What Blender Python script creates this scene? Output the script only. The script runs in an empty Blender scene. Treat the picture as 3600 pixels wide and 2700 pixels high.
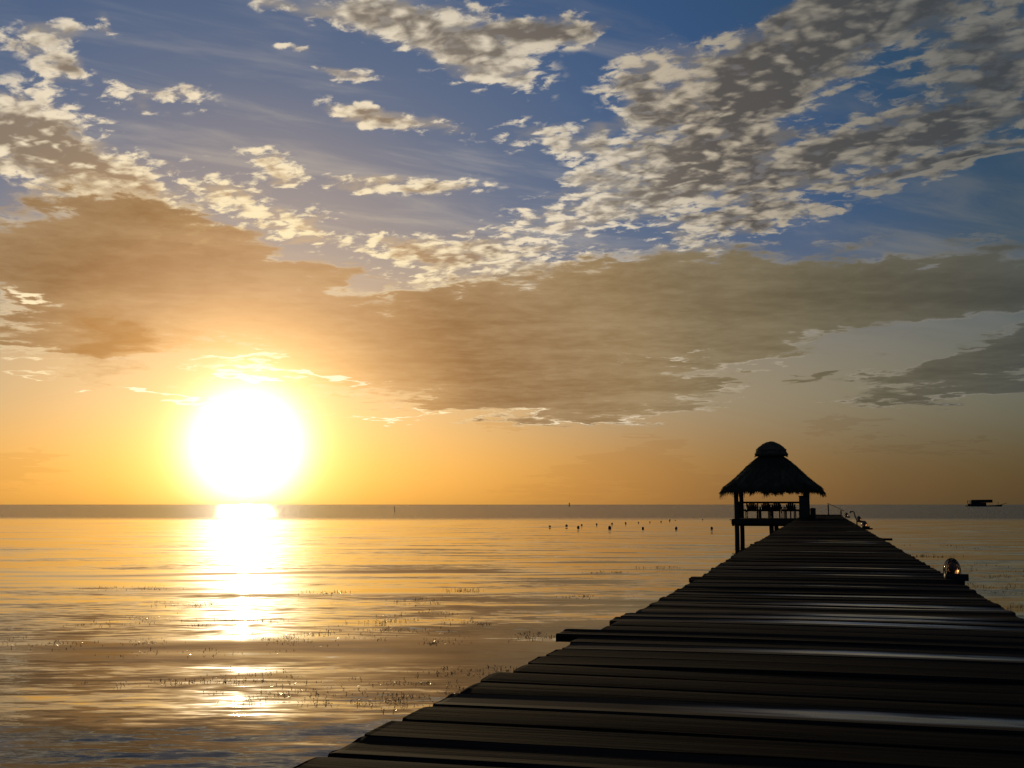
import bpy, math, random
from math import sin, cos, radians, pi, atan2, sqrt
from mathutils import Vector, Matrix
S = bpy.context.scene
C = S.collection
rnd = random.Random(7)

# ------------------------------------------------------------------ camera
cam_d = bpy.data.cameras.new('camera')
cam_d.lens = 39.06; cam_d.sensor_width = 36; cam_d.clip_start = 0.05; cam_d.clip_end = 80000
cam = bpy.data.objects.new('camera', cam_d); C.objects.link(cam)
cam.location = (0, 0, 2.06); cam.rotation_euler = (radians(90 + 6.19), 0, 0)
S.camera = cam
S.view_settings.view_transform = 'Standard'; S.view_settings.look = 'None'
EXPOSURE = -0.8                                     # exposed for the sunset
S.view_settings.exposure = EXPOSURE; S.view_settings.gamma = 1
S.view_settings.use_curve_mapping = False
S.cycles.max_bounces = 5; S.cycles.diffuse_bounces = 2; S.cycles.glossy_bounces = 3; S.cycles.sample_clamp_indirect = 8

# ------------------------------------------------------------------ sun and sky
SUN_AZ, SUN_EL = -13.43, 3.04                      # degrees; azimuth from +Y towards +X
sd = Vector((sin(radians(SUN_AZ)) * cos(radians(SUN_EL)), cos(radians(SUN_AZ)) * cos(radians(SUN_EL)), sin(radians(SUN_EL))))
sun_d = bpy.data.lights.new('sun', 'SUN'); sun_d.energy = 3.4; sun_d.angle = radians(0.53); sun_d.color = (1, .72, .38)
sun = bpy.data.objects.new('sun', sun_d); C.objects.link(sun)
sun.rotation_euler = (-sd).to_track_quat('-Z', 'Y').to_euler()

W = bpy.data.worlds.new('World'); S.world = W; W.use_nodes = True
W.cycles.sampling_method = 'MANUAL'; W.cycles.sample_map_resolution = 1024


class G:
    """tiny expression builder over a node tree"""
    def __init__(s, nt):
        s.nt = nt
    def link(s, a, b):
        if hasattr(a, 'is_output') or isinstance(a, bpy.types.NodeSocket): s.nt.links.new(a, b)
        else: b.default_value = a
    def m(s, op, a, b=0.0, c=None, clamp=False):
        n = s.nt.nodes.new('ShaderNodeMath'); n.operation = op; n.use_clamp = clamp
        s.link(a, n.inputs[0]); s.link(b, n.inputs[1])
        if c is not None: s.link(c, n.inputs[2])
        return n.outputs[0]
    def add(s, a, b): return s.m('ADD', a, b)
    def sub(s, a, b): return s.m('SUBTRACT', a, b)
    def mul(s, a, b): return s.m('MULTIPLY', a, b)
    def div(s, a, b): return s.m('DIVIDE', a, b)
    def mad(s, a, b, c): return s.m('MULTIPLY_ADD', a, b, c)
    def v(s, op, a, b=None, out=0):
        n = s.nt.nodes.new('ShaderNodeVectorMath'); n.operation = op
        s.link(a, n.inputs[0])
        if b is not None: s.link(b, n.inputs[3] if op == 'SCALE' else n.inputs[1])
        return n.outputs[out]
    def xyz(s, x, y, z=0.0):
        n = s.nt.nodes.new('ShaderNodeCombineXYZ')
        s.link(x, n.inputs[0]); s.link(y, n.inputs[1]); s.link(z, n.inputs[2]); return n.outputs[0]
    def sep(s, v):
        n = s.nt.nodes.new('ShaderNodeSeparateXYZ'); s.link(v, n.inputs[0]); return n.outputs
    def sm(s, x, a, b, lo=0.0, hi=1.0, lin=False):
        n = s.nt.nodes.new('ShaderNodeMapRange'); n.interpolation_type = 'LINEAR' if lin else 'SMOOTHSTEP'; n.clamp = True
        for i, q in enumerate((x, a, b, lo, hi)): s.link(q, n.inputs[i])
        return n.outputs[0]
    def noise(s, vec, scale, detail=4, rough=.5, dist=0.0, col=False, dims='2D', lac=2.0):
        n = s.nt.nodes.new('ShaderNodeTexNoise'); n.noise_dimensions = dims
        s.link(vec, n.inputs['Vector']); n.inputs['Scale'].default_value = scale; n.inputs['Detail'].default_value = detail
        n.inputs['Roughness'].default_value = rough; n.inputs['Distortion'].default_value = dist; n.inputs['Lacunarity'].default_value = lac
        return n.outputs['Color' if col else 'Fac']
    def map(s, vec, loc=(0, 0, 0), rot=(0, 0, 0), sc=(1, 1, 1), typ='TEXTURE'):
        n = s.nt.nodes.new('ShaderNodeMapping'); n.vector_type = typ
        s.link(vec, n.inputs[0])
        if typ != 'NORMAL' : n.inputs[1].default_value = loc
        n.inputs[2].default_value = rot; n.inputs[3].default_value = sc
        return n.outputs[0]
    def ramp(s, f, stops, interp='LINEAR'):
        n = s.nt.nodes.new('ShaderNodeValToRGB'); n.color_ramp.interpolation = interp
        e = n.color_ramp.elements
        while len(e) < len(stops): e.new(0.5)
        for i, (p, c) in enumerate(stops):
            e[i].position = p
        for i, (p, c) in enumerate(stops):
            e[i].color = (*c, 1)
        s.link(f, n.inputs[0]); return n.outputs[0]
    def mix(s, f, a, b, typ='MIX'):
        n = s.nt.nodes.new('ShaderNodeMix'); n.data_type = 'RGBA'; n.blend_type = typ; n.clamp_factor = True
        s.link(f, n.inputs[0])
        for q, i in ((a, 6), (b, 7)):
            s.link(q if not isinstance(q, tuple) else (*q, 1), n.inputs[i])
        return n.outputs[2]


# cloud banks as (azimuth, elevation, half width, half height, tilt, weight), all in degrees of sky
HIGH = [(-5.12, 24.53, 8.16, 1.82, -5, 0.95), (-1.39, 22.87, 4.22, 2.08, -20, 0.95), (1.84, 23.96, 3.23, 1.3, 0, 0.85), (-11.94, 24.57, 2.87, 0.84, -10, 0.6), (13.24, 21.47, 7.74, 2.81, 20, 1.15), (7.23, 20.74, 3.16, 3.1, 0, 0.8), (9.59, 17.71, 5.49, 2.48, 20, 1.0), (5.94, 15.1, 7.97, 1.62, 10, 0.75), (15.44, 17.34, 6.38, 2.1, 15, 1.05), (21.67, 18.04, 5.52, 1.81, 8, 0.95), (19.03, 23.0, 8.89, 2.07, 0, 0.6), (24.32, 20.62, 5.0, 3.2, 0, 0.75), (17.5, 24.2, 6.0, 1.6, 0, .6), (4.5, 17.0, 3.5, 2.2, 20, .75), (21.0, 16.2, 6.5, .8, 8, .9), (27, 24, 5, 2, 0, .6), (11.88, 14.18, 6.07, 1.6, 10, 0.8), (2.31, 18.62, 4.17, 1.14, 0, 0.6), (7.03, 23.7, 2.08, 1.29, 10, -0.9), (-24.43, 22.04, 2.69, 0.8, 15, 0.8), (-23.73, 20.5, 2.7, 1.23, -10, 0.65), (-21.72, 23.06, 1.29, 0.81, -40, 0.55), (-18.26, 19.27, 3.34, 0.97, 0, 0.5), (-24.2, 17.0, 4.6, 2.5, -20, 1.15), (-20.12, 15.6, 6.0, 2.1, -20, 1.05), (-14.05, 15.42, 3.23, 1.35, -20, 0.65), (-11.22, 13.98, 3.29, 1.26, 0, 0.65), (-6.04, 19.1, 4.39, 0.86, -8, 0.85), (-7.53, 21.21, 2.31, 0.44, 0, 0.5), (-11.04, 16.73, 2.25, 0.86, -5, 0.75), (-5.52, 16.26, 4.61, 0.55, -3, 0.75), (-11.17, 22.27, 1.08, 0.3, 0, 0.75), (-2.58, 13.29, 7.78, 1.17, 0, 0.75), (1.07, 11.89, 8.49, 1.06, 0, 0.75), (16.97, 15.66, 2.46, 0.44, 15, 0.6)]
LOW = [(-18.9, 12.61, 6.76, 2.79, -10, 1), (-23.31, 11.38, 5.34, 2.17, 0, 1), (-16.19, 10.75, 7.39, 1.59, 0, 1), (-9.76, 11.72, 2.36, 0.84, 0, 0.8), (-19.82, 8.06, 2.35, 1.35, 0, 1), (-14.34, 9.23, 10.22, 1.61, 0, 0.8), (-22.96, 8.11, 4.51, 1.32, 0, 0.7), (9.46, 10.56, 16.49, 2.11, 0, 1), (-1.35, 7.9, 11.57, 2.5, 0, 1), (2.97, 5.69, 7.18, 1.43, 0, 1), (19.64, 10.1, 9.66, 1.9, 8, 1), (7.5, 12.0, 4.0, 1.0, 0, 0.6), (9.41, 7.74, 5.86, 1.41, 10, 0.8), (-9.67, 6.8, 7.72, 1.41, 0, 0.7), (23.07, 6.79, 6.1, 0.99, 12, 1), (23.63, 5.55, 4.63, 0.66, 0, 0.9), (16.01, 6.35, 2.0, 0.25, 15, 0.8), (11.01, 6.25, 2.78, 0.26, 8, 0.8)]
FAR = [(6.85, 1.88, 2.58, 1.46, 0, 1), (4.37, 1.88, 1.42, 1.07, 0, 1), (2.23, 0.7, 2.85, 0.71, 0, 0.8), (9.29, 0.93, 2.78, 0.93, 0, 0.8), (16.15, 3.83, 1.1, 0.41, 0, 1), (19.58, 2.79, 5.5, 0.22, 0, 0.6), (-23.9, 1.73, 1.6, 1.09, 0, 0.7), (-0.38, 3.91, 0.96, 0.24, 0, 0.6)]

BRIGHT = [(-13.6, 7.17, 2.16, 0.21, 0, 1), (-14.27, 6.68, 2.03, 0.16, 0, 0.9), (-11.06, 6.42, 4.4, 0.16, -2, 1), (-17.57, 5.44, 2.4, 0.16, -12, 0.9), (-15.35, 5.08, 2.01, 0.12, -4, 0.7), (-6.11, 4.65, 4.74, 0.09, -1, 0.8), (3.44, 4.5, 4.53, 0.1, 1, 0.8), (-21.19, 5.32, 1.25, 0.16, 4, 0.7), (-24.26, 9.78, 1.61, 0.17, -3, 0.9), (20.07, 15.72, 4.1, 0.2, 13, 1), (23.69, 16.14, 2.26, 0.17, 8, 1), (-4.21, 4.85, 1.43, 0.1, 0, 0.7), (7.99, 7.42, 1.89, 0.12, 0, 0.5), (-23.71, 6.54, 2.22, 0.15, -3, 0.6), (22.18, 5.1, 3.08, 0.11, -5, 0.6)]


def build_sky():
    nt = W.node_tree; nt.nodes.clear(); g = G(nt)
    tc = nt.nodes.new('ShaderNodeTexCoord'); D = g.v('NORMALIZE', tc.outputs['Generated'])
    x, y, z = g.sep(D)
    az = g.mul(g.m('ARCTAN2', x, y), 57.29578)
    el = g.mul(g.m('ARCSINE', z), 57.29578)
    gam = g.mul(g.m('ARCCOSINE', g.m('MINIMUM', g.v('DOT_PRODUCT', D, tuple(sd), out=1), 1.0)), 57.29578)
    zc = g.add(g.m('MAXIMUM', z, 0.0), 0.055)
    P = g.xyz(g.div(x, zc), g.div(y, zc), 0.0)
    T = g.div(gam, 80.0, )
    def st(L): return [(a / 80.0, c) for a, c in L]
    # ---- clear air
    hor = g.ramp(T, st([(0, (1, 1, .95)), (2.3, (1, .98, .62)), (4.2, (1, .80, .25)), (6.5, (1, .60, .13)), (9, (.95, .50, .10)), (12, (.90, .45, .09)), (18, (.66, .32, .08)), (24, (.42, .22, .07)), (32, (.20, .125, .055)), (39, (.12, .085, .04)), (60, (.07, .06, .045)), (80, (.05, .05, .05))]))
    mid = g.ramp(T, st([(0, (1, .8, .4)), (10, (.78, .52, .24)), (18, (.52, .40, .25)), (24, (.44, .34, .20)), (31, (.33, .27, .16)), (39, (.19, .18, .125)), (60, (.07, .08, .10)), (80, (.05, .06, .09))]))
    blue = g.ramp(T, st([(0, (.5, .5, .5)), (13, (.27, .29, .33)), (18, (.08, .18, .33)), (24, (.035, .135, .31)), (30, (.015, .10, .27)), (39, (.022, .072, .13)), (60, (.02, .06, .13)), (80, (.015, .045, .12))]))
    sky = g.mix(g.sm(el, 1.5, 6.0), hor, mid)
    sky = g.mix(g.sm(el, 6.0, 15.0), sky, blue)
    # physical daylight sky is the clear air; the ramps only add the sunset haze to it
    unit = SKY_STRENGTH * 2 ** EXPOSURE
    ns = nt.nodes.new('ShaderNodeTexSky'); ns.sky_type = 'NISHITA'; ns.sun_disc = False
    ns.sun_elevation = radians(SUN_EL); ns.sun_rotation = radians(SUN_AZ)
    ns.air_density = 1.0; ns.dust_density = 2.0; ns.ozone_density = 3.6
    sky = g.mix(.5, sky, g.v('SCALE', ns.outputs[0], unit))
    # ---- high thin veil
    veil = g.noise(g.map(P, rot=(0, 0, .5), sc=(1.6, .5, 1)), 2.2, 5, .6, .3)
    veil = g.add(g.mul(g.sm(veil, .45, .8), g.sm(el, 8, 14)), g.mul(g.mul(g.sm(az, 12, 20), g.mul(g.sm(el, 17, 13), g.sm(el, 6, 12))), g.sm(veil, .3, .65, .2, 1.6)))
    litc = g.ramp(T, st([(0, (1, .95, .8)), (10, (1, .85, .52)), (18, (.86, .74, .54)), (23, (.72, .64, .50)), (28, (.50, .43, .32)), (33, (.30, .27, .215)), (39, (.18, .175, .155)), (60, (.14, .14, .14)), (80, (.10, .11, .12))]))
    sky = g.mix(g.mul(veil, .20), sky, litc)
    # ---- warped sky position for the banks
    wn = g.xyz(g.noise(P, 1.3, 3, .55), g.noise(g.v('ADD', P, (4.4, 8.8, 0)), 1.3, 3, .55), .5)
    w2 = g.xyz(g.noise(g.v('ADD', P, (7.1, 3.3, 0)), 6.0, 3, .55), g.noise(g.v('ADD', P, (2.7, 11.1, 0)), 6.0, 3, .55), .5)
    off = g.v('MULTIPLY', g.v('SUBTRACT', wn, (.5, .5, .5)), (7.0, 2.6, 0))
    off2 = g.v('MULTIPLY', g.v('SUBTRACT', w2, (.5, .5, .5)), (2.4, 1.1, 0))
    AE = g.v('ADD', g.v('ADD', g.xyz(az, el, 0), off), off2)
    def banks(L, soft, lo=.35):
        tot = None
        for (a, e, ra, re, rot, w) in L:
            src = AE                        # chained so that the shader needs little memory at a time
            if tot is not None:
                nn = nt.nodes.new('ShaderNodeVectorMath'); nn.operation = 'MULTIPLY_ADD'
                nt.links.new(tot, nn.inputs[0]); nn.inputs[1].default_value = (1e-7, 0, 0); nt.links.new(AE, nn.inputs[2]); src = nn.outputs[0]
            q = g.map(src, (a, e, 0), (0, 0, radians(rot)), (ra * soft, re * soft, 1))
            f = g.sm(g.v('LENGTH', q, out=1), lo, 1.0, w, 0.0)
            if tot is None: tot = f
            elif w > 0: tot = g.m('MAXIMUM', g.mad(tot, .35, f), tot) if False else g.add(g.m('MAXIMUM', tot, f), g.mul(g.m('MINIMUM', tot, f), .30))
            else: tot = g.add(tot, f)
        return tot
    # outside the part of the sky seen here the same broken cover goes on
    away = g.m('MAXIMUM', g.sm(g.m('ABSOLUTE', az), 27, 40), g.sm(el, 27, 36))
    gen = g.mul(g.sm(g.noise(P, .55, 3, .5), .42, .66), g.mul(away, .85))
    # ---- high broken cloud
    MH = g.m('MAXIMUM', banks(HIGH, 1.30, .05), gen)
    zh = g.add(g.m('MAXIMUM', z, 0.0), 0.17)
    Ph = g.v('SCALE', g.xyz(g.div(x, zh), g.div(y, zh), 0.0), 1.45)
    Pr = g.map(Ph, rot=(0, 0, -.45), sc=(1.15, .9, 1))
    def hn(V, det=6):
        a = g.noise(V, 3.2, 2, .5, .2)
        b = g.noise(g.v('ADD', V, (3.7, 9.2, 0)), 19.0, det, .60, .25)
        return g.add(g.mul(g.sub(a, .5), 1.2), g.mul(g.sub(b, .5), 2.9))
    n0 = hn(Pr)
    tosun = Vector((sin(radians(SUN_AZ)), cos(radians(SUN_AZ)), 0)) * .05
    n1 = hn(g.v('ADD', Pr, (tosun.x, tosun.y, 0)), 3)
    vo = nt.nodes.new('ShaderNodeTexVoronoi'); vo.voronoi_dimensions = '2D'; vo.feature = 'F1'
    vo.inputs['Scale'].default_value = 15.0
    wv = g.noise(g.v('ADD', Pr, (2.2, 1.4, 0)), 9.0, 2, .6, col=True)
    g.link(g.v('ADD', Pr, g.v('SCALE', g.v('SUBTRACT', wv, (.5, .5, .5)), .13)), vo.inputs['Vector'])
    puff = g.sub(.42, vo.outputs['Distance'])
    DH = g.add(g.add(g.mad(MH, 1.35, -.46), g.mul(puff, 1.0)), n0)
    aH = g.mul(g.sm(DH, -.10, .66), g.sm(MH, .02, .30))
    cn = g.noise(g.v('ADD', Pr, (21.3, 4.4, 0)), 8.5, 3, .55, .3)
    # soft grey sheet joining the puffs where the cloud is deep
    sheet = g.mul(g.sm(g.add(MH, g.mul(g.sub(cn, .5), 1.0)), .28, .95), .80)
    thick = g.add(g.mul(g.sm(g.mad(MH, 1.3, DH), .3, 2.6), .95), g.mul(g.sub(cn, .5), g.sm(MH, .1, .7, .5, 1.8)))
    thick = g.sub(thick, g.mul(puff, g.sm(MH, .1, .8, .2, 1.5)))
    lit = g.sub(n0, n1)
    greyc = g.ramp(T, st([(0, (.95, .7, .3)), (10, (.50, .31, .15)), (16, (.26, .205, .145)), (22, (.19, .17, .14)), (28, (.095, .09, .083)), (39, (.055, .062, .068)), (60, (.05, .055, .065)), (80, (.045, .05, .06))]))
    shade = g.sub(thick, g.mul(lit, .40))
    cH = g.mix(g.sm(shade, -.05, 1.0), litc, greyc)
    sky = g.mix(sheet, sky, g.mix(.25, greyc, litc))
    sky = g.mix(g.mul(aH, .96), sky, cH)
    # ---- low smooth banks
    ML = g.m('MAXIMUM', banks(LOW, 1.56, .18), g.mul(gen, .7))
    ln = g.noise(g.map(P, sc=(1.5, .8, 1)), 1.5, 4, .55, .3)
    ln2 = g.noise(g.map(P, rot=(0, 0, .2), sc=(1.0, 1.0, 1)), 9.0, 5, .62, .2)
    DL = g.add(g.add(g.mad(ML, 1.25, -.42), g.mul(g.sub(ln, .5), .75)), g.mul(g.sub(ln2, .5), 1.25))
    aL = g.mul(g.sm(DL, -.08, .52), g.sm(ML, .02, .3))
    lowc = g.ramp(T, st([(0, (1, .95, .55)), (4, (1, .78, .30)), (6, (.84, .47, .15)), (8, (.52, .28, .10)), (12, (.30, .17, .07)), (16, (.29, .185, .08)), (20, (.30, .205, .09)), (24, (.22, .17, .085)), (30, (.13, .115, .066)), (39, (.072, .078, .066)), (60, (.06, .065, .065)), (80, (.045, .05, .055))]))
    lowd = g.mix(1.0, lowc, (.80, .79, .82), 'MULTIPLY')
    tex = g.add(g.mul(g.sub(ln2, .5), .30), g.mul(g.sub(ln, .5), .9))
    cL = g.mix(g.sm(g.add(tex, g.mul(DL, .35)), -.2, .75), g.mix(.12, lowc, litc), lowd)
    rim = g.mul(g.sm(DL, .02, .12), g.sm(DL, .16, .45, 1, 0))
    cL = g.mix(g.mul(rim, g.sm(g.noise(P, 2.3, 2, .5), .40, .60, .15, .75)), cL, litc)
    aL = g.mul(aL, g.sm(gam, 3, 13, .45, .97))
    sky = g.mix(aL, sky, cL)
    # ---- the smoky orange-brown puff left of the sun
    pq = g.v('LENGTH', g.map(AE, (-19.9, 7.9, 0), (0, 0, .2), (2.6, 1.9, 1)), out=1)
    pu = g.sm(g.add(pq, g.mul(g.sub(g.noise(AE, .9, 4, .6), .5), 1.1)), .15, 1.1, .55, 0)
    sky = g.mix(pu, sky, (.36, .17, .045))
    # ---- thin sunlit edges and breaks
    MB_ = banks(BRIGHT, 1.5, .0)
    bn = g.noise(g.map(AE, sc=(2.2, .55, 1)), 1.6, 5, .62, .3)
    aB = g.mul(g.sm(g.add(MB_, g.mul(g.sub(bn, .5), 1.5)), .22, .85), g.sm(MB_, .0, .25))
    sky = g.mix(g.mul(aB, .85), sky, g.v('SCALE', litc, g.sm(gam, 10, 26, 1.15, .95)))
    # ---- faint towers of cloud on the horizon
    MF = banks(FAR, 1.2)
    fn = g.noise(g.map(AE, sc=(1.2, 1, 1)), 1.1, 4, .55)
    aF = g.sm(g.add(MF, g.mul(g.sub(fn, .5), 1.4)), .30, .48)
    aF = g.mul(aF, g.sm(MF, .02, .3))
    sky = g.mix(g.mul(aF, .22), sky, g.mix(1.0, hor, (.62, .60, .66), 'MULTIPLY'))
    # ---- the sun's aureole: far brighter than the rest of the sky, above and in front of the thin cloud
    def ex(s_, k): return g.mul(g.m('EXPONENT', g.mul(g.m('POWER', g.div(gam, s_), 2.0), -1.0)), k)
    def ex1(s_, k): return g.mul(g.m('EXPONENT', g.mul(g.div(gam, s_), -1.0)), k)
    glow = g.xyz(g.add(g.add(ex(2.0, 4.5), ex(4.0, .8)), ex1(7.5, .38)), g.add(g.add(ex(2.0, 3.9), ex(3.2, .65)), ex1(6.0, .19)), g.add(ex(2.0, 3.2), ex(2.5, .35)))
    sky = g.v('ADD', sky, g.v('SCALE', glow, g.sm(el, -1.0, .5)))
    # ---- below the horizon: nothing but the sea's own dark
    sky = g.mix(g.sm(el, -1.2, -.2), (.03, .03, .03), sky)
    b1 = nt.nodes.new('ShaderNodeBackground'); b1.inputs[1].default_value = SKY_STRENGTH
    g.link(g.v('SCALE', sky, 1.0 / unit), b1.inputs[0])
    out = nt.nodes.new('ShaderNodeOutputWorld'); nt.links.new(b1.outputs[0], out.inputs[0])


SKY_STRENGTH = 0.12
build_sky()

# ------------------------------------------------------------------ helpers
def mat(name, col, rough=.6, spec=.3, **kw):
    m = bpy.data.materials.new(name); m.use_nodes = True
    b = m.node_tree.nodes['Principled BSDF']
    b.inputs['Base Color'].default_value = (*col, 1); b.inputs['Roughness'].default_value = rough
    b.inputs['Specular IOR Level'].default_value = spec
    for k, v_ in kw.items(): b.inputs[k].default_value = v_
    return m, G(m.node_tree), b


def grain(m, g, b, col, var=.5, scale=(1.2, 14, 14), bump=.25, dist=.01):
    tc = m.node_tree.nodes.new('ShaderNodeTexCoord'); oi = m.node_tree.nodes.new('ShaderNodeObjectInfo')
    p = g.v('ADD', g.v('MULTIPLY', tc.outputs['Object'], scale), g.v('SCALE', (13., 7., 5.), oi.outputs['Random']))
    n = g.noise(p, 2.2, 5, .6, .4, dims='3D')
    k = g.mul(g.sm(n, .25, .75, 1 - var, 1 + var, lin=True), g.mad(oi.outputs['Random'], .7, .65))
    g.link(g.v('SCALE', (col[0], col[1], col[2]), k), b.inputs['Base Color'])
    bp = m.node_tree.nodes.new('ShaderNodeBump'); bp.inputs['Strength'].default_value = bump; bp.inputs['Distance'].default_value = dist
    g.link(n, bp.inputs['Height']); g.link(bp.outputs[0], b.inputs['Normal'])
    return tc, oi, n


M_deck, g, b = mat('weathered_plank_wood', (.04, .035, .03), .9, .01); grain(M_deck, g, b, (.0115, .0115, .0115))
M_wet, g, b = mat('damp_plank_wood', (.04, .035, .03), .3, .28)
tc, oi, n = grain(M_wet, g, b, (.020, .018, .017), bump=.05)
px_, py_, pz_ = g.sep(tc.outputs['Object'])
rn = oi.outputs['Random']; rn2 = g.m('FRACT', g.mul(rn, 17.3)); rn3 = g.m('FRACT', g.mul(rn, 71.7))
wn_ = g.noise(g.v('ADD', g.v('MULTIPLY', tc.outputs['Object'], (5.0, 18, 1)), g.v('SCALE', (9., 3., 1.), rn)), 1.0, 3, .5)
band = g.m('ABSOLUTE', g.sub(py_, g.add(g.mad(rn2, .15, -.075), g.mul(g.sub(wn_, .5), .05))))
band = g.sm(band, g.mad(rn3, .03, .015), g.mad(rn3, .05, .05), 1.0, 0.0)
lat = g.sm(g.m('ABSOLUTE', g.sub(px_, g.mad(rn3, .12, .56))), .08, g.mad(rn2, .16, .30), 1.0, 0.0)
film = g.mul(g.mul(band, lat), g.sm(wn_, .25, .5, .5, 1.0))
g.link(g.mad(film, -.73, .80), b.inputs['Roughness'])
g.link(g.mad(film, .95, .03), b.inputs['Specular IOR Level'])
M_post, g, b = mat('post_wood', (.05, .04, .03), .8, .1); grain(M_post, g, b, (.045, .036, .028), scale=(8, 8, 1.5))
M_thatch, g, b = mat('dry_palm_thatch', (.09, .07, .04), .85, .1); grain(M_thatch, g, b, (.07, .055, .035), scale=(9, 9, 2))
M_chair, g, b = mat('painted_chair_wood', (.06, .05, .04), .6, .2); grain(M_chair, g, b, (.05, .042, .035))
M_metal, g, b = mat('dull_pipe_metal', (.04, .04, .04), .6, .3); grain(M_metal, g, b, (.04, .04, .04), .2, (6, 6, 6))
M_base, g, b = mat('dark_lamp_housing', (.03, .03, .03), .6, .2); grain(M_base, g, b, (.03, .03, .032), .2, (6, 6, 6), .05)
M_hull, g, b = mat('dark_hull_paint', (.03, .03, .03), .8, .05); grain(M_hull, g, b, (.03, .03, .034), .3, (.4, .4, .4), .1)
M_cabin, g, b = mat('dark_cabin_paint', (.04, .035, .04), .8, .05); grain(M_cabin, g, b, (.035, .033, .038), .3, (.4, .4, .4), .1)
M_buoy, g, b = mat('weathered_float_plastic', (.10, .04, .02), .5, .3); grain(M_buoy, g, b, (.07, .035, .02), .3, (5, 5, 5), .1)
M_weed, g, b = mat('floating_seagrass', (.06, .05, .02), .35, .5); grain(M_weed, g, b, (.028, .022, .010), .4, (5, 5, 5), .0)
M_glass, g, b = mat('smoked_lamp_glass', (.62, .40, .26), .06, .3, **{'Transmission Weight': 1.0, 'IOR': 1.45})
M_bulb, g, b = mat('frosted_bulb', (.25, .15, .10), .35, .3)

# water
M_sea = bpy.data.materials.new('sea_water'); M_sea.use_nodes = True
g = G(M_sea.node_tree); b = M_sea.node_tree.nodes['Principled BSDF']
geo = M_sea.node_tree.nodes.new('ShaderNodeNewGeometry'); Pw = geo.outputs['Position']
wx, wy, wz = g.sep(Pw)
dist = g.v('LENGTH', Pw, out=1)
reef = g.add(g.add(wy, g.mul(wx, .10)), g.mul(g.sub(g.noise(g.v('MULTIPLY', Pw, (.012, .03, 0)), 1, 4, .6), .5), 40))
outer = g.sm(reef, 138, 190)                        # ruffled open water beyond the sheltered lagoon
def sl(sc, amp, det, off=(0, 0, 0), rough=.5):
    c = g.noise(g.v('ADD', g.v('MULTIPLY', Pw, sc), off), 1.0, det, rough)
    return g.v('SCALE', amp, g.sub(c, .5))
near = g.sm(dist, 8, 45, .9, 1.0)
swell = sl((.15, .72, 0), (.03, .14, 0), 1)
rip = sl((1.5, 6.0, 0), (-.05, .12, 0), 3, (5, 9, 0), .6)
long_ = sl((.05, .30, 0), (-.015, .06, 0), 1, (2, 4, 0))
chop = sl((.35, 2.6, 0), (.018, .075, 0), 3, (1, 8, 0), .6)
patch = g.sm(g.noise(g.v('MULTIPLY', Pw, (.05, .22, 0)), 1.0, 3, .5), .38, .62, .15, 1.4)
calm = g.v('ADD', g.v('ADD', long_, swell), g.v('SCALE', g.v('ADD', rip, chop), g.mul(patch, g.sm(dist, 7, 14, 1.3, 1.0))))
calm = g.v('SCALE', calm, near)
ruff = g.v('ADD', sl((2.5, 6, 0), (.5, 2.0, 0), 2), sl((6.3, 3.8, 0), (1.1, -.5, 0), 1, (3, 3, 0)))
tot = g.v('ADD', g.v('SCALE', calm, g.sub(1.0, outer)), g.v('SCALE', ruff, outer))
N = g.v('NORMALIZE', g.v('ADD', tot, g.xyz(0.0, g.mad(outer, -.085, -.004), 1.0)))
g.link(N, b.inputs['Normal'])
bed = g.noise(g.v('MULTIPLY', Pw, (.25, .35, 0)), 1.0, 4, .6)
g.link(g.mix(g.sm(bed, .35, .7), (.010, .007, .002), (.024, .017, .006)), b.inputs['Base Color'])
b.inputs['Specular Tint'].default_value = (1, .87, .47, 1)
b.inputs['Roughness'].default_value = .03; b.inputs['IOR'].default_value = 1.24
g.link(g.mad(outer, .10, .03), b.inputs['Roughness'])


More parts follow.
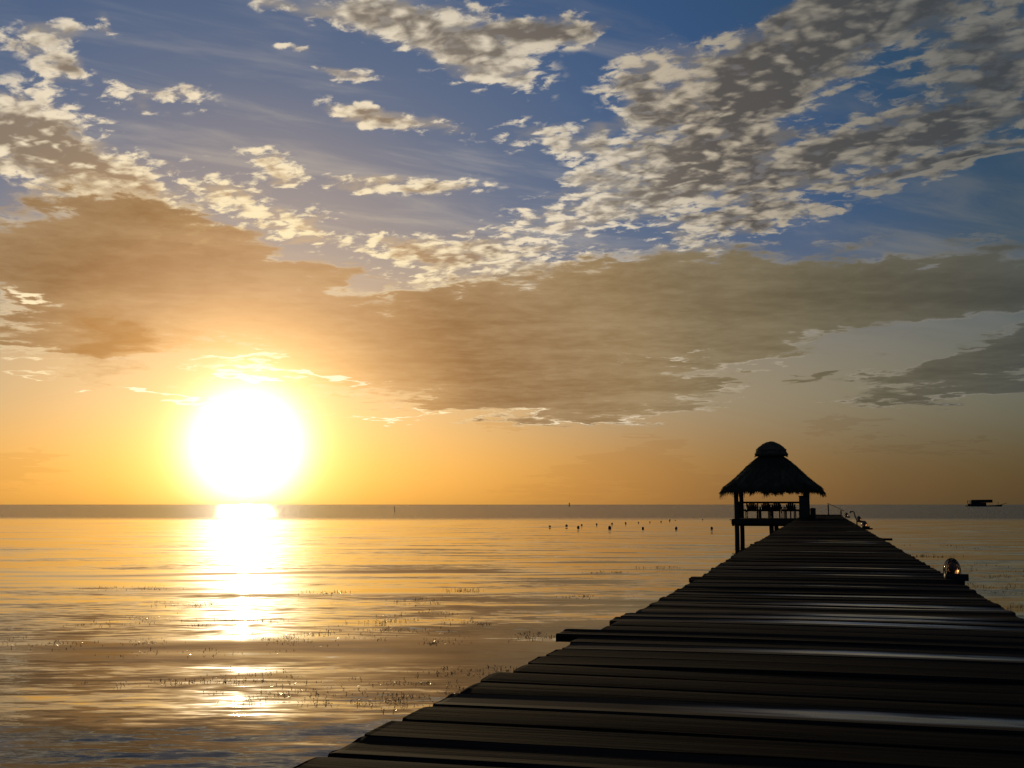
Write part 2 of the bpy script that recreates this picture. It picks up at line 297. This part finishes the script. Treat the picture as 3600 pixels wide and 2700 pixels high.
class MB:
    def __init__(s): s.v = []; s.f = []
    def raw(s, vs, fs):
        o = len(s.v); s.v += [tuple(p) for p in vs]; s.f += [tuple(i + o for i in f) for f in fs]; return s
    def box(s, c, d, rot=None, bev=0.0):
        hx, hy, hz = d[0] / 2, d[1] / 2, d[2] / 2
        vs = [Vector((sx * hx, sy * hy, sz * hz)) for sx in (-1, 1) for sy in (-1, 1) for sz in (-1, 1)]
        if rot is not None: vs = [rot @ p for p in vs]
        vs = [p + Vector(c) for p in vs]
        return s.raw(vs, [(0, 1, 3, 2), (4, 6, 7, 5), (0, 4, 5, 1), (2, 3, 7, 6), (0, 2, 6, 4), (1, 5, 7, 3)])
    def tube(s, pts, rad, n=8, cap=True):
        pts = [Vector(p) for p in pts]; k = len(pts)
        if not hasattr(rad, '__len__'): rad = [rad] * k
        vs = []; ref = None
        for i, p in enumerate(pts):
            t = (pts[min(i + 1, k - 1)] - pts[max(i - 1, 0)]).normalized()
            a = t.orthogonal().normalized() if ref is None else (ref - t * ref.dot(t)).normalized()
            ref = a; bb = t.cross(a)
            for j in range(n):
                q = 2 * pi * j / n; vs.append(p + (a * cos(q) + bb * sin(q)) * rad[i])
        fs = [(i * n + j, i * n + (j + 1) % n, (i + 1) * n + (j + 1) % n, (i + 1) * n + j) for i in range(k - 1) for j in range(n)]
        if cap: fs += [tuple(range(n))[::-1], tuple(range((k - 1) * n, k * n))]
        return s.raw(vs, fs)
    def bar(s, a, b_, w, h):
        a = Vector(a); b_ = Vector(b_); d = b_ - a; L = d.length; t = d.normalized()
        up = Vector((0, 0, 1)) if abs(t.z) < .95 else Vector((0, 1, 0))
        sx = t.cross(up).normalized(); uz = sx.cross(t)
        R = Matrix((sx, t, uz)).transposed()
        return s.box((a + b_) / 2, (w, L, h), R)
    def lathe(s, prof, n=16, c=(0, 0, 0), cap=True):
        vs = []; c = Vector(c)
        for r, z in prof:
            for j in range(n):
                q = 2 * pi * j / n; vs.append(c + Vector((r * cos(q), r * sin(q), z)))
        k = len(prof)
        fs = [(i * n + j, i * n + (j + 1) % n, (i + 1) * n + (j + 1) % n, (i + 1) * n + j) for i in range(k - 1) for j in range(n)]
        if cap: fs += [tuple(range(n))[::-1], tuple(range((k - 1) * n, k * n))]
        return s.raw(vs, fs)
    def mesh(s, name, m, smooth=False):
        me = bpy.data.meshes.new(name); me.from_pydata(s.v, [], s.f); me.materials.append(m)
        if smooth: me.shade_smooth()
        return me
    def build(s, name, m, parent=None, smooth=False, **tags):
        return put(name, s.mesh(name, m, smooth), parent, **tags)


def put(name, data, parent=None, loc=None, rot=None, **tags):
    o = bpy.data.objects.new(name, data); C.objects.link(o)
    if parent is not None: o.parent = parent
    if loc is not None: o.location = loc
    if rot is not None: o.rotation_euler = rot
    for k, v_ in tags.items(): o[k] = v_
    return o


def thing(name, label, category, loc=(0, 0, 0), rz=0.0, group=None):
    o = put(name, None, None, loc, (0, 0, rz), label=label, category=category)
    if group: o['group'] = group
    return o


def copy_tree(o, parent=None):
    c = o.copy(); C.objects.link(c)
    if parent is not None: c.parent = parent
    for ch in [q for q in o.children]: copy_tree(ch, c)
    return c

# ------------------------------------------------------------------ sea
R_ = 40000.
sea = MB()
sea.raw([(-R_, -2000, 0), (R_, -2000, 0), (R_, R_, 0), (-R_, R_, 0)], [(0, 1, 2, 3)])
sea.build('water', M_sea, None, kind='structure')

# ------------------------------------------------------------------ pier
AZ = -radians(15.47)
DZ = 1.31                                           # top of the deck
PIER_END = 87.8
pier = thing('wooden_pier', 'long dark plank pier running out over the sea beside the thatched gazebo', 'pier', (0, 0, 0), AZ)


def left_edge(y):
    for (a, la), (b2, lb) in zip(LE, LE[1:]):
        if y <= b2: return la + (lb - la) * max(0, (y - a)) / (b2 - a)
    return LE[-1][1]


LE = [(-3, -1.47), (3.4, -1.475), (4.0, -1.45), (5.15, -1.375), (6.2, -1.32), (7.3, -1.28), (9.7, -1.255), (12, -1.24), (17, -1.27), (60, -1.27), (90, -1.3)]


def plank_mesh(seed):
    r = random.Random(seed); mb = MB(); w = .1375; t = .045; n = 9
    vs = []
    cup = r.uniform(-.004, .006); ph = r.uniform(0, 6); bow = r.uniform(-.004, .005)
    US = (0, .003, .010, .25, .5, .75, .990, .997, 1); EE = (.82, .94, 1, 1, 1, 1, 1, .94, .82)
    for i in range(n):
        u = US[i]; x = u
        e = min(1, EE[i] * r.uniform(.94, 1.08))
        dy = r.uniform(-.0035, .0035) + .004 * sin(ph + u * 4); dz = bow * sin(pi * u) * 2 + r.uniform(-.0012, .0012)
        ww = w * e + r.uniform(-.002, .002)
        c = r.uniform(.008, .013)
        sec = [(-ww, -t), (ww, -t), (ww, -c), (ww - c, 0), (ww * .4, -cup), (-ww * .4, -cup), (-ww + c, 0), (-ww, -c)]
        x += (0.0 if 0 < i < n - 1 else r.uniform(-.002, .002))
        vs += [(x, a + dy, z_ + dz) for a, z_ in sec]
    k = 8
    fs = [(i * k + j, i * k + (j + 1) % k, (i + 1) * k + (j + 1) % k, (i + 1) * k + j) for i in range(n - 1) for j in range(k)]
    fs += [tuple(range(k)), tuple(range((n - 1) * k, n * k))[::-1]]
    mb.raw(vs, [f[::-1] for f in fs])
    return mb


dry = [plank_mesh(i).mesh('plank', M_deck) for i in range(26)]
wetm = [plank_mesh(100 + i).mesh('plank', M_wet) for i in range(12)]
PITCH = .290
y = 1.0; i = 0
WET = (14.4, 13.8, 13.3, 12.7, 11.0, 9.8, 8.9, 8.45, 8.1, 7.8, 7.5, 5.8, 4.3, 18.5, 23, 24, 30, 33, 38, 50, 60)
wet_rows = set(int(round((k - 1.0) / PITCH)) for k in WET)
while y < PIER_END and i < 300:
    far = y > 20
    l = left_edge(y) + rnd.gauss(0, .008); r = 1.26 + rnd.gauss(0, .007)
    if rnd.random() < .12: l -= rnd.uniform(.03, .07)
    if rnd.random() < .10: r += rnd.uniform(.01, .03)
    if y > 72: r += (y - 72) * .008
    yaw = rnd.gauss(0, .004); dz = rnd.gauss(0, .0014); pitch = rnd.gauss(0, .005); roll = rnd.gauss(0, .0010)
    if abs(y - 6.5) < PITCH / 2: l = -1.51; yaw = -.012; dz = .006
    if abs(y - 7.3) < PITCH / 2: l -= .07
    if abs(y - 11.6) < PITCH / 2: l -= .09
    if abs(y - 26.3) < PITCH / 2: r = 1.50
    if abs(y - 37.3) < PITCH / 2: r = 1.54
    if abs(y - 12.1) < PITCH / 2: r = 1.345; dz = .004
    iswet = i in wet_rows
    me = wetm[i % 12] if iswet else dry[rnd.randrange(26)]
    if iswet: pitch = rnd.uniform(-.010, .008)
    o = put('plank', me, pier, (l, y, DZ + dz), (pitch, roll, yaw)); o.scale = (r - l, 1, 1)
    y += PITCH * rnd.uniform(.99, 1.01); i += 1
for xs in (-1.05, 0.0, 1.05):
    MB().bar((xs, -2.5, DZ - .14), (xs, PIER_END, DZ - .14), .07, .17).build('stringer', M_post, pier)
pm = MB().tube([(0, 0, -2.2), (.01, 0, -.5), (0, .01, DZ - .23)], [.13, .12, .11], 10).mesh('piling', M_post, True)
bm_ = MB().box((0, 0, 0), (2.5, .14, .19)).mesh('cross_beam', M_post)
y = 1.2
while y < PIER_END:
    for xs in (-1.08, 1.08): put('piling', pm, pier, (xs, y, 0), (0, 0, rnd.uniform(0, 6)))
    put('cross_beam', bm_, pier, (0, y, DZ - .322), (0, 0, rnd.gauss(0, .01)))
    y += 3.1
# handrail at the far end, sloping down to the water steps
hr = MB().bar((.46, 87.4, DZ + .82), (1.50, 84.0, DZ + .32), .07, .06).build('handrail', M_post, pier)
MB().bar((.50, 87.3, DZ - .1), (.50, 87.3, DZ + .77), .09, .09).build('rail_post', M_post, hr)
MB().bar((1.36, 84.5, DZ - .3), (1.36, 84.5, DZ + .36), .09, .09).build('rail_post', M_post, hr)

# world position of a point given in the pier's own axes
Rz = Matrix.Rotation(AZ, 4, 'Z')
def wp(x, y_, z): return Rz @ Vector((x, y_, z))

# ------------------------------------------------------------------ dock lamps
def dock_lamp(label, x, y_, s=1.0, with_base=True):
    t = thing('dock_lamp', label, 'lamp', wp(x, y_, DZ + .004), AZ, 'glass dock lamps along the right edge of the pier')
    h = MB().lathe([(.060, .0), (.078, .006), (.082, .03), (.078, .055), (.074, .062)], 20).build('lamp_base', M_base, t, True)
    MB().box((.095, -.02, .020), (.12, .09, .07)).build('junction_box', M_base, t)
    prof = [(.074, .058), (.080, .09), (.080, .125), (.072, .16), (.055, .187), (.030, .204), (.004, .210)]
    MB().lathe(prof, 24, cap=False).raw([], []).build('glass_dome', M_glass, t, True)
    MB().lathe([(.018, .06), (.02, .08), (.034, .115), (.030, .145), (.012, .160), (.002, .163)], 14).build('bulb', M_bulb, t, True)
    cg = MB()
    for k in range(4):
        a = pi / 4 * k
        pts = []
        for j in range(13):
            q = pi * j / 12
            rr = .086 * cos(q); zz = .058 + .16 * max(0, sin(q)) ** .8
            pts.append((rr * cos(a), rr * sin(a), zz))
        cg.tube(pts, .0045, 5)
    cg.build('guard_cage', M_base, t)
    t.scale = (s, s, s)
    return t


dock_lamp('glass dome dock lamp on the right pier edge, nearest and largest of the lamps', 1.25, 12.1, .95)
dock_lamp('small glass dock lamp on the right pier edge beside a protruding plank', 1.30, 37.3, 1.05)
dock_lamp('small far dock lamp on the pier edge below the sloping handrail', 1.38, 67.5, 1.25)
dock_lamp('small dock lamp beside the bent pipe on the right pier edge', 1.52, 49.8, 1.15)
t = thing('bent_pipe', 'bent metal pipe standing up from the right pier edge beyond the small lamp', 'pipe', wp(1.37, 50.4, DZ), AZ)
MB().tube([(.09, 0, -.3), (.08, 0, .1), (.03, 0, .20), (.0, 0, .33), (-.02, 0, .42), (-.07, 0, .45), (-.17, 0, .44)], .026, 8).build('riser', M_metal, t, True)
MB().tube([(-.17, 0, .47), (-.18, 0, .39)], .038, 8).build('spout', M_metal, t, True)
MB().tube([(.05, 0, .09), (.20, 0, .06)], .022, 8).build('branch', M_metal, t, True)

# ------------------------------------------------------------------ gazebo
GX0, GX1, GY0, GY1 = -4.33, -.76, 60.0, 64.0
gz = thing('thatched_gazebo', 'thatched roof gazebo on pilings over the water at the left of the pier', 'gazebo', wp((GX0 + GX1) / 2, 62, 0), AZ)
hx = (GX1 - GX0) / 2; hy = 2.0
for sx in (-1, 1):
    for sy in (-1, 1):
        rr = .125 if sx < 0 else .145
        MB().tube([(sx * hx, sy * hy, -2.2), (sx * hx + .02, sy * hy, .4), (sx * hx, sy * hy, DZ + 1.75)], [rr * 1.1, rr, rr * .95], 12).build('post', M_post, gz, True)
MB().tube([(.03, -1.9, -2.2), (.0, -1.9, DZ - .2)], .12, 10).build('piling', M_post, gz, True)
MB().tube([(.1, 1.9, -2.2), (.1, 1.9, DZ - .2)], .12, 10).build('piling', M_post, gz, True)
for sy in (-1, 0, 1):
    MB().box((0, sy * 1.85, DZ - .26), (2 * hx + .5, .12, .24)).build('floor_beam', M_post, gz)
for sx in (-1, 0, 1):
    MB().box((sx * (hx - .1), 0, DZ - .095), (.09, 4.3, .09)).build('joist', M_post, gz)
fm = [MB().box((0, 0, 0), (2 * hx + .42, .186, .045)).mesh('floor_plank', M_deck)]
for k in range(22):
    put('floor_plank', fm[0], gz, (rnd.gauss(0, .01), -2.05 + k * .196, DZ - .024 + rnd.gauss(0, .001)), (0, 0, rnd.gauss(0, .003)))
MB().box((0, -2.17, DZ - .15), (2 * hx + .3, .045, .26)).build('fascia_board', M_post, gz)
MB().box((-hx - .24, 0, DZ - .15), (.045, 4.2, .26)).build('fascia_board', M_post, gz)
for sy in (-1, 1): MB().box((0, sy * hy, DZ + 1.66), (2 * hx + .6, .12, .15)).build('roof_beam', M_post, gz)
for sx in (-1, 1): MB().box((sx * hx, 0, DZ + 1.80), (.12, 4.6, .12)).build('roof_beam', M_post, gz)
# rails round the sea sides
def rail(a, b_, nb, name='top_rail'):
    a = Vector(a); b_ = Vector(b_)
    r_ = MB().bar(a + Vector((0, 0, .86)), b_ + Vector((0, 0, .86)), .11, .11).build('top_rail', M_post, gz)
    MB().bar(a + Vector((0, 0, .43)), b_ + Vector((0, 0, .43)), .05, .11).build('middle_rail', M_post, gz)
    for k in range(nb):
        p = a.lerp(b_, (k + .5) / nb)
        MB().box(p + Vector((0, 0, .41)), (.07, .07, .82)).build('baluster', M_post, gz)
rail((-hx, hy, DZ), (hx, hy, DZ), 6)
rail((-hx, -hy, DZ), (-hx, hy, DZ), 5)
# built-in bench along the back rail
MB().box((-.1, hy - .42, DZ + .42), (2 * hx - .5, .42, .05)).build('bench_seat', M_post, gz)
for k in range(5): MB().box((-1.5 + k * .72, hy - .42, DZ + .2), (.07, .36, .39)).build('bench_leg', M_post, gz)

# roof
def sq(a, n=3.2):
    c_, s_ = cos(a), sin(a)
    return 1.0 / ((abs(c_) ** n + abs(s_) ** n) ** (1 / n))
prof = [(2.56, 1.58), (2.46, 1.72), (2.22, 1.90), (1.80, 2.28), (1.26, 2.80), (.98, 3.04), (.60, 3.34), (.54, 3.5)]
def roof_mesh(inner=0.0, seed=1):
    r = random.Random(seed); n = 72; mb = MB(); vs = []
    sag = [r.gauss(0, .03) for _ in range(n)]
    for i_, (h, z_) in enumerate(prof):
        for j in range(n):
            a = 2 * pi * j / n
            rr = (h - inner) * sq(a) * (1 + r.gauss(0, .008)); dz = r.gauss(0, .018) + (sag[j] if i_ < 2 else 0)
            ky = 1.0 + .02
            vs.append((rr * cos(a), rr * sin(a) * ky, DZ + z_ + dz - inner * .5))
    k = len(prof)
    fs = [(i_ * n + j, i_ * n + (j + 1) % n, (i_ + 1) * n + (j + 1) % n, (i_ + 1) * n + j) for i_ in range(k - 1) for j in range(n)]
    vs.append((0, 0, DZ + 3.5)); fs += [((k - 1) * n + j, (k - 1) * n + (j + 1) % n, len(vs) - 1) for j in range(n)]
    mb.raw(vs, fs); return mb
rf = roof_mesh().build('thatched_roof', M_thatch, gz)
sol = rf.modifiers.new('thickness', 'SOLIDIFY'); sol.thickness = .16; sol.offset = -1
def thatch(prof_, n, seed, lmin, lmax, w, out=.02, fringe=0):
    r = random.Random(seed); mb = MB()
    def at(u, a):
        q = u * (len(prof_) - 1); i_ = min(int(q), len(prof_) - 2); f = q - i_
        h = prof_[i_][0] * (1 - f) + prof_[i_ + 1][0] * f; z_ = prof_[i_][1] * (1 - f) + prof_[i_ + 1][1] * f
        rr = h * sq(a)
        return Vector((rr * cos(a), rr * sin(a) * 1.02, DZ + z_))
    for k in range(n):
        a = r.uniform(0, 2 * pi)
        u = r.random() ** 1.3 if k >= fringe else r.uniform(0, .06)
        p = at(u, a); q = at(max(0, u - .08), a); t_ = (q - p)
        if t_.length < 1e-4 or k < fringe:
            clump = .5 + .5 * sin(a * 7 + 1.3) * sin(a * 17 + 4) + .25 * sin(a * 41)
            t_ = Vector((cos(a) * .35 + r.gauss(0, .15), sin(a) * .35 + r.gauss(0, .15), -1)); L = r.uniform(lmin, lmax) * (.15 + 1.25 * clump)
        else: L = r.uniform(lmin, lmax)
        t_.normalize(); nrm = Vector((cos(a), sin(a), .8)).normalized()
        side = t_.cross(nrm).normalized(); t_ = (t_ + side * r.gauss(0, .18) + nrm * r.uniform(-.02, .14)).normalized()
        p = p + nrm * r.uniform(-.02, out); ww = w * r.uniform(.5, 1.3)
        mb.raw([p - side * ww, p + side * ww, p + t_ * L + side * ww * .3, p + t_ * L - side * ww * .3 - nrm * .01], [(0, 1, 2, 3)])
    return mb
th = thatch(prof, 9000, 5, .22, .42, .022, .03, fringe=2200).build('palm_thatch', M_thatch, rf, kind='stuff')
capp = [(.58, 3.40), (.84, 3.36), (.90, 3.46), (.80, 3.62), (.82, 3.70), (.66, 3.84), (.45, 4.0), (.24, 4.11), (.03, 4.15)]
capm = MB(); vs = []; n = 40; r = random.Random(3)
for h, z_ in capp:
    for j in range(n):
        a = 2 * pi * j / n; rr = h * (1 + (sq(a) - 1) * .4) * (1 + r.gauss(0, .012)); vs.append((rr * cos(a), rr * sin(a), DZ + z_ + r.gauss(0, .010)))
k = len(capp)
capm.raw(vs, [(i_ * n + j, i_ * n + (j + 1) % n, (i_ + 1) * n + (j + 1) % n, (i_ + 1) * n + j) for i_ in range(k - 1) for j in range(n)] + [tuple(range(n))[::-1], tuple(range((k - 1) * n, k * n))])
cp = capm.build('roof_cap', M_thatch, gz)
thatch([(.83, 3.42), (.78, 3.62), (.66, 3.84), (.42, 4.02), (.1, 4.16)], 1300, 9, .06, .13, .016, .02, fringe=300).build('palm_thatch', M_thatch, cp, kind='stuff')

# chairs under the roof, backs to the rail
def chair():
    t = thing('wooden_chair', 'x', 'chair', group='chairs in a row under the gazebo roof')
    MB().box((0, -.05, .40), (.54, .50, .035)).build('seat', M_chair, t)
    for k in range(5):
        x = -.20 + k * .10; hh = .50 - .055 * abs(k - 2) ** 1.3
        MB().bar((x * .85, .20, .38), (x * 1.12, .36, .40 + hh), .098, .02).build('back_slat', M_chair, t)
    MB().bar((-.25, .275, .62), (.25, .275, .62), .03, .06).build('back_rail', M_chair, t)
    for sx in (-1, 1):
        MB().bar((sx * .27, -.26, 0), (sx * .27, -.26, .60), .05, .07).build('leg', M_chair, t)
        MB().bar((sx * .27, .28, 0), (sx * .27, .20, .60), .05, .07).build('leg', M_chair, t)
        MB().box((sx * .29, -.03, .615), (.11, .66, .024)).build('armrest', M_chair, t)
    return t
c0 = chair()
labs = ['wooden slat back chair in the gazebo, nearest the two left posts', 'wooden slat back chair in the gazebo, second from the left posts', 'wooden slat back chair in the gazebo, third from the left posts', 'wooden slat back chair in the gazebo, nearest the right post and cabinet']
for k, (x, yy, rz) in enumerate([(-3.66, 62.6, .10), (-2.96, 62.7, -.05), (-2.36, 62.6, .06), (-1.66, 62.65, -.12)]):
    c_ = c0 if k == 0 else copy_tree(c0)
    c_.location = wp(x, yy, DZ); c_.rotation_euler = (0, 0, AZ + rz); c_['label'] = labs[k]

# cabinet by the right post, and a small bin beside it
t = thing('cabinet', 'tall dark wooden cabinet standing against the right front post of the gazebo', 'cabinet', wp(-.86, 59.55, DZ), AZ)
MB().box((0, 0, .59), (.48, .42, 1.14)).build('carcass', M_post, t)
MB().box((0, 0, 1.18), (.54, .48, .04)).build('top', M_post, t)
MB().box((0, -.222, .60), (.42, .02, 1.04)).build('door', M_chair, t)
t = thing('litter_bin', 'small slatted bin on the pier deck right of the cabinet', 'bin', wp(-.42, 59.7, DZ), AZ)
for k in range(9):
    a = 2 * pi * k / 9
    MB().box((.125 * cos(a), .125 * sin(a), .26), (.02, .075, .50), Matrix.Rotation(a, 3, 'Z')).build('slat', M_post, t)
MB().lathe([(.15, .50), (.155, .53), (.10, .57), (.02, .58)], 14).build('lid', M_base, t)
MB().lathe([(.118, .01), (.118, .49)], 12).build('liner', M_base, t)

# ------------------------------------------------------------------ buoys, markers, boat
BUOYS = [(5.9, 99.9), (8.5, 97.5), (11.2, 95.9), (14.0, 95.6), (16.9, 94.8), (3.5, 104.2), (5.2, 107.0), (6.9, 110.9), (8.7, 115.2), (10.6, 118.6), (12.4, 122.2), (14.3, 126.7), (16.1, 130.8), (17.8, 133.7), (19.7, 139.9), (21.1, 149.5), (21.0, 144.1), (25.6, 150.4), (29.3, 150.4)]
bl = ['first float from the left in the near row of dark swim line floats', 'second float from the left in the near row of dark floats', 'third float from the left in the near row of dark floats', 'fourth float from the left in the near row of dark floats', 'last float of the near row, closest to the gazebo post',
      'leftmost of all the floats, at the start of the far row', 'second float from the left in the far row', 'third float from the left in the far row', 'fourth float from the left in the far row', 'fifth float from the left in the far row', 'sixth float from the left in the far row', 'seventh float from the left in the far row', 'eighth float from the left in the far row', 'ninth float from the left in the far row',
      'lower float of the close pair where the far row bends', 'small upper float of the close pair at the edge of the ruffled water', 'low tilted float just right of the close pair', 'lone far float between the close pair and the gazebo', 'tiny far float right beside the left gazebo post']
bme = MB().lathe([(.05, -.12), (.115, -.08), (.135, .0), (.135, .10), (.115, .19), (.055, .235), (.03, .245), (.03, .28), (.005, .285)], 14).mesh('float_body', M_buoy, True)
for k, (bx, by) in enumerate(BUOYS):
    s = [1.05, 1.25, .95, 1.0, 1.0, .95, 1.15, .85, .8, .8, .8, .7, .75, .75, .8, .8, .7, .75, .75][k] * .72
    o = put('float', bme, None, (bx, by, rnd.uniform(-.02, .03)), (rnd.gauss(0, .12), rnd.gauss(0, .12) + (1.1 if k == 16 else 0), 0), label=bl[k], category='float', group='dark floats of the swimming line')
    o.scale = (s * 1.15, s * 1.15, s * .85)
def marker(label, x, y_, h, r_, lean):
    t = thing('marker_pole', label, 'marker pole', (x, y_, 0))
    MB().tube([(0, 0, -1), (lean * .4, 0, h * .5), (lean, 0, h)], [r_, r_ * .9, r_ * .7], 8).build('pole', M_post, t, True)
    MB().tube([(lean, 0, h * .93), (lean, 0, h * 1.06)], r_ * 1.6, 8).build('pole_top', M_base, t, True)
marker('thin leaning marker pole standing in the ruffled water left of centre', -33.2, 316.8, 1.35, .085, -.14)
marker('tiny far marker on the horizon in the middle of the sea', 61.0, 1191.0, 3.6, .5, .1)

bt = thing('house_boat', 'dark long low boat with a boxy raised cabin on the horizon at right', 'boat', (505, 1200, 0), 0)
bt.rotation_euler = (0, 0, -.12)
L = 19.
hv = []; st_ = [(-20.5, 1.6, .9), (-19, 3.0, 1.05), (-10, 3.6, 1.0), (5, 3.6, 1.15), (15, 3.0, 1.5), (20, 1.6, 1.9), (23, .25, 2.3)]
mb = MB(); vs = []
for x_, hw, dk in st_: vs += [(x_, -hw, dk), (x_, -hw * .75, -.7), (x_, hw * .75, -.7), (x_, hw, dk)]
fs = []
for i_ in range(len(st_) - 1):
    for j in range(4): fs.append((i_ * 4 + j, i_ * 4 + (j + 1) % 4, i_ * 4 + 4 + (j + 1) % 4, i_ * 4 + 4 + j))
fs += [(0, 1, 2, 3), tuple(range(len(vs) - 4, len(vs)))[::-1]]
mb.raw(vs, fs).build('hull', M_hull, bt)
MB().box((-4.8, 0, 2.7), (17.5, 5.2, 3.4)).build('lower_cabin', M_cabin, bt)
up = MB().box((-1.2, 0, 6.3), (24.8, 6.6, 3.7), Matrix.Rotation(-.012, 3, 'Y')).build('upper_cabin', M_cabin, bt)
for k in range(5): MB().box((-10.5 + k * 4.4, -3.33, 6.6), (2.6, .05, 1.3)).build('window', M_base, up)
for k in range(3): MB().box((-10.5 + k * 5, -2.63, 2.9), (2.4, .05, 1.1)).build('window', M_base, bt)
MB().tube([(-16.5, 0, 1), (-17.3, 0, 6.9)], .35, 6).build('stern_post', M_hull, bt)
MB().tube([(-14.2, 0, 1), (-14.6, 0, 6.5), (-17.2, 0, 6.8)], .3, 6).build('stern_frame', M_hull, bt)
MB().box((-15.8, 0, 2.0), (3.2, 3.6, 2.4)).build('stern_box', M_hull, bt)
MB().bar((21, 0, 2.0), (28.5, 0, 3.9), .5, .5).build('bowsprit', M_hull, bt)
MB().tube([(18.6, 0, 1.8), (18.4, 0, 5.0), (19.0, 0, 5.2)], .22, 6).build('mast', M_hull, bt)
bt.scale = (.88, .88, .88)

# ------------------------------------------------------------------ drifting seagrass (uncountable)
WEED = [(-7.11, 19.82, 0.61, 0.62), (-7.1, 16.61, 0.68, 0.54), (-5.98, 16.89, 0.67, 0.44), (-6.61, 23.47, 0.61, 0.43), (-4.85, 20.22, 0.52, 0.4), (-1.85, 24.25, 0.35, 0.46), (-1.28, 21.4, 0.54, 0.54), (-0.86, 19.82, 0.33, 0.31), (-1.57, 18.6, 0.62, 0.41), (-2.48, 18.6, 0.55, 0.41), (-2.95, 17.76, 0.68, 0.43), (-3.41, 17.17, 0.44, 0.4), (-1.02, 17.17, 0.43, 0.29), (-2.04, 20.22, 0.42, 0.32), (-3.13, 13.56, 0.41, 0.43), (-2.47, 13.04, 0.5, 0.39), (-1.75, 12.42, 0.47, 0.36), (-1.21, 12.13, 0.3, 0.26), (-1.33, 11.85, 0.25, 0.22), (-0.66, 14.03, 0.35, 0.31), (-0.38, 14.23, 0.3, 0.24), (-2.76, 12.42, 0.42, 0.3), (-1.16, 13.21, 0.33, 0.27), (-0.55, 12.72, 0.21, 0.19), (0.53, 17.58, 0.29, 0.24), (1.7, 25.21, 0.53, 0.37), (-1.19, 27.23, 0.45, 0.44), (-4.42, 26.52, 0.56, 0.41), (-9.27, 27.98, 0.98, 0.46), (3.15, 34.21, 0.57, 0.46), (5.23, 36.95, 0.47, 0.54), (15.54, 37.22, 1.01, 0.82), (13.89, 32.04, 0.87, 0.81), (11.92, 26.52, 0.61, 0.69), (12.11, 28.77, 0.52, 0.65), (17.19, 45.61, 0.81, 0.82), (10.2, 22.94, 0.52, 0.52), (22.37, 55.68, 1.25, 1.23), (0.33, 18.08, 0.23, 0.25), (-4.57, 15.85, 0.62, 0.39), (-4.07, 13.21, 0.35, 0.27)]
mb = MB(); r = random.Random(21)
for (cx, cy, rx, ry) in WEED:
    subs = [(r.gauss(0, .8), r.gauss(0, .9)) for _ in range(12)]
    for k in range(85):
        s_ = subs[int(r.random() ** 1.7 * 12)]
        x_ = cx + (s_[0] + r.gauss(0, .22)) * rx; y_ = cy + (s_[1] + r.gauss(0, .25)) * ry
        a = r.uniform(0, 2 * pi); L = r.uniform(.010, .032) * (1 + (cy - 12) * .02); w_ = .0055 * (1 + (cy - 12) * .03)
        d_ = Vector((cos(a), sin(a), r.uniform(.1, .75))); sd_ = Vector((-sin(a), cos(a), 0)) * w_
        p = Vector((x_, y_, .003))
        mb.raw([p - sd_, p + sd_, p + d_ * L + sd_ * .4 + Vector((0, 0, .002)), p + d_ * L - sd_ * .4 + Vector((0, 0, .002))], [(0, 1, 2, 3)])
mb.build('floating_seagrass', M_weed, None, kind='stuff')
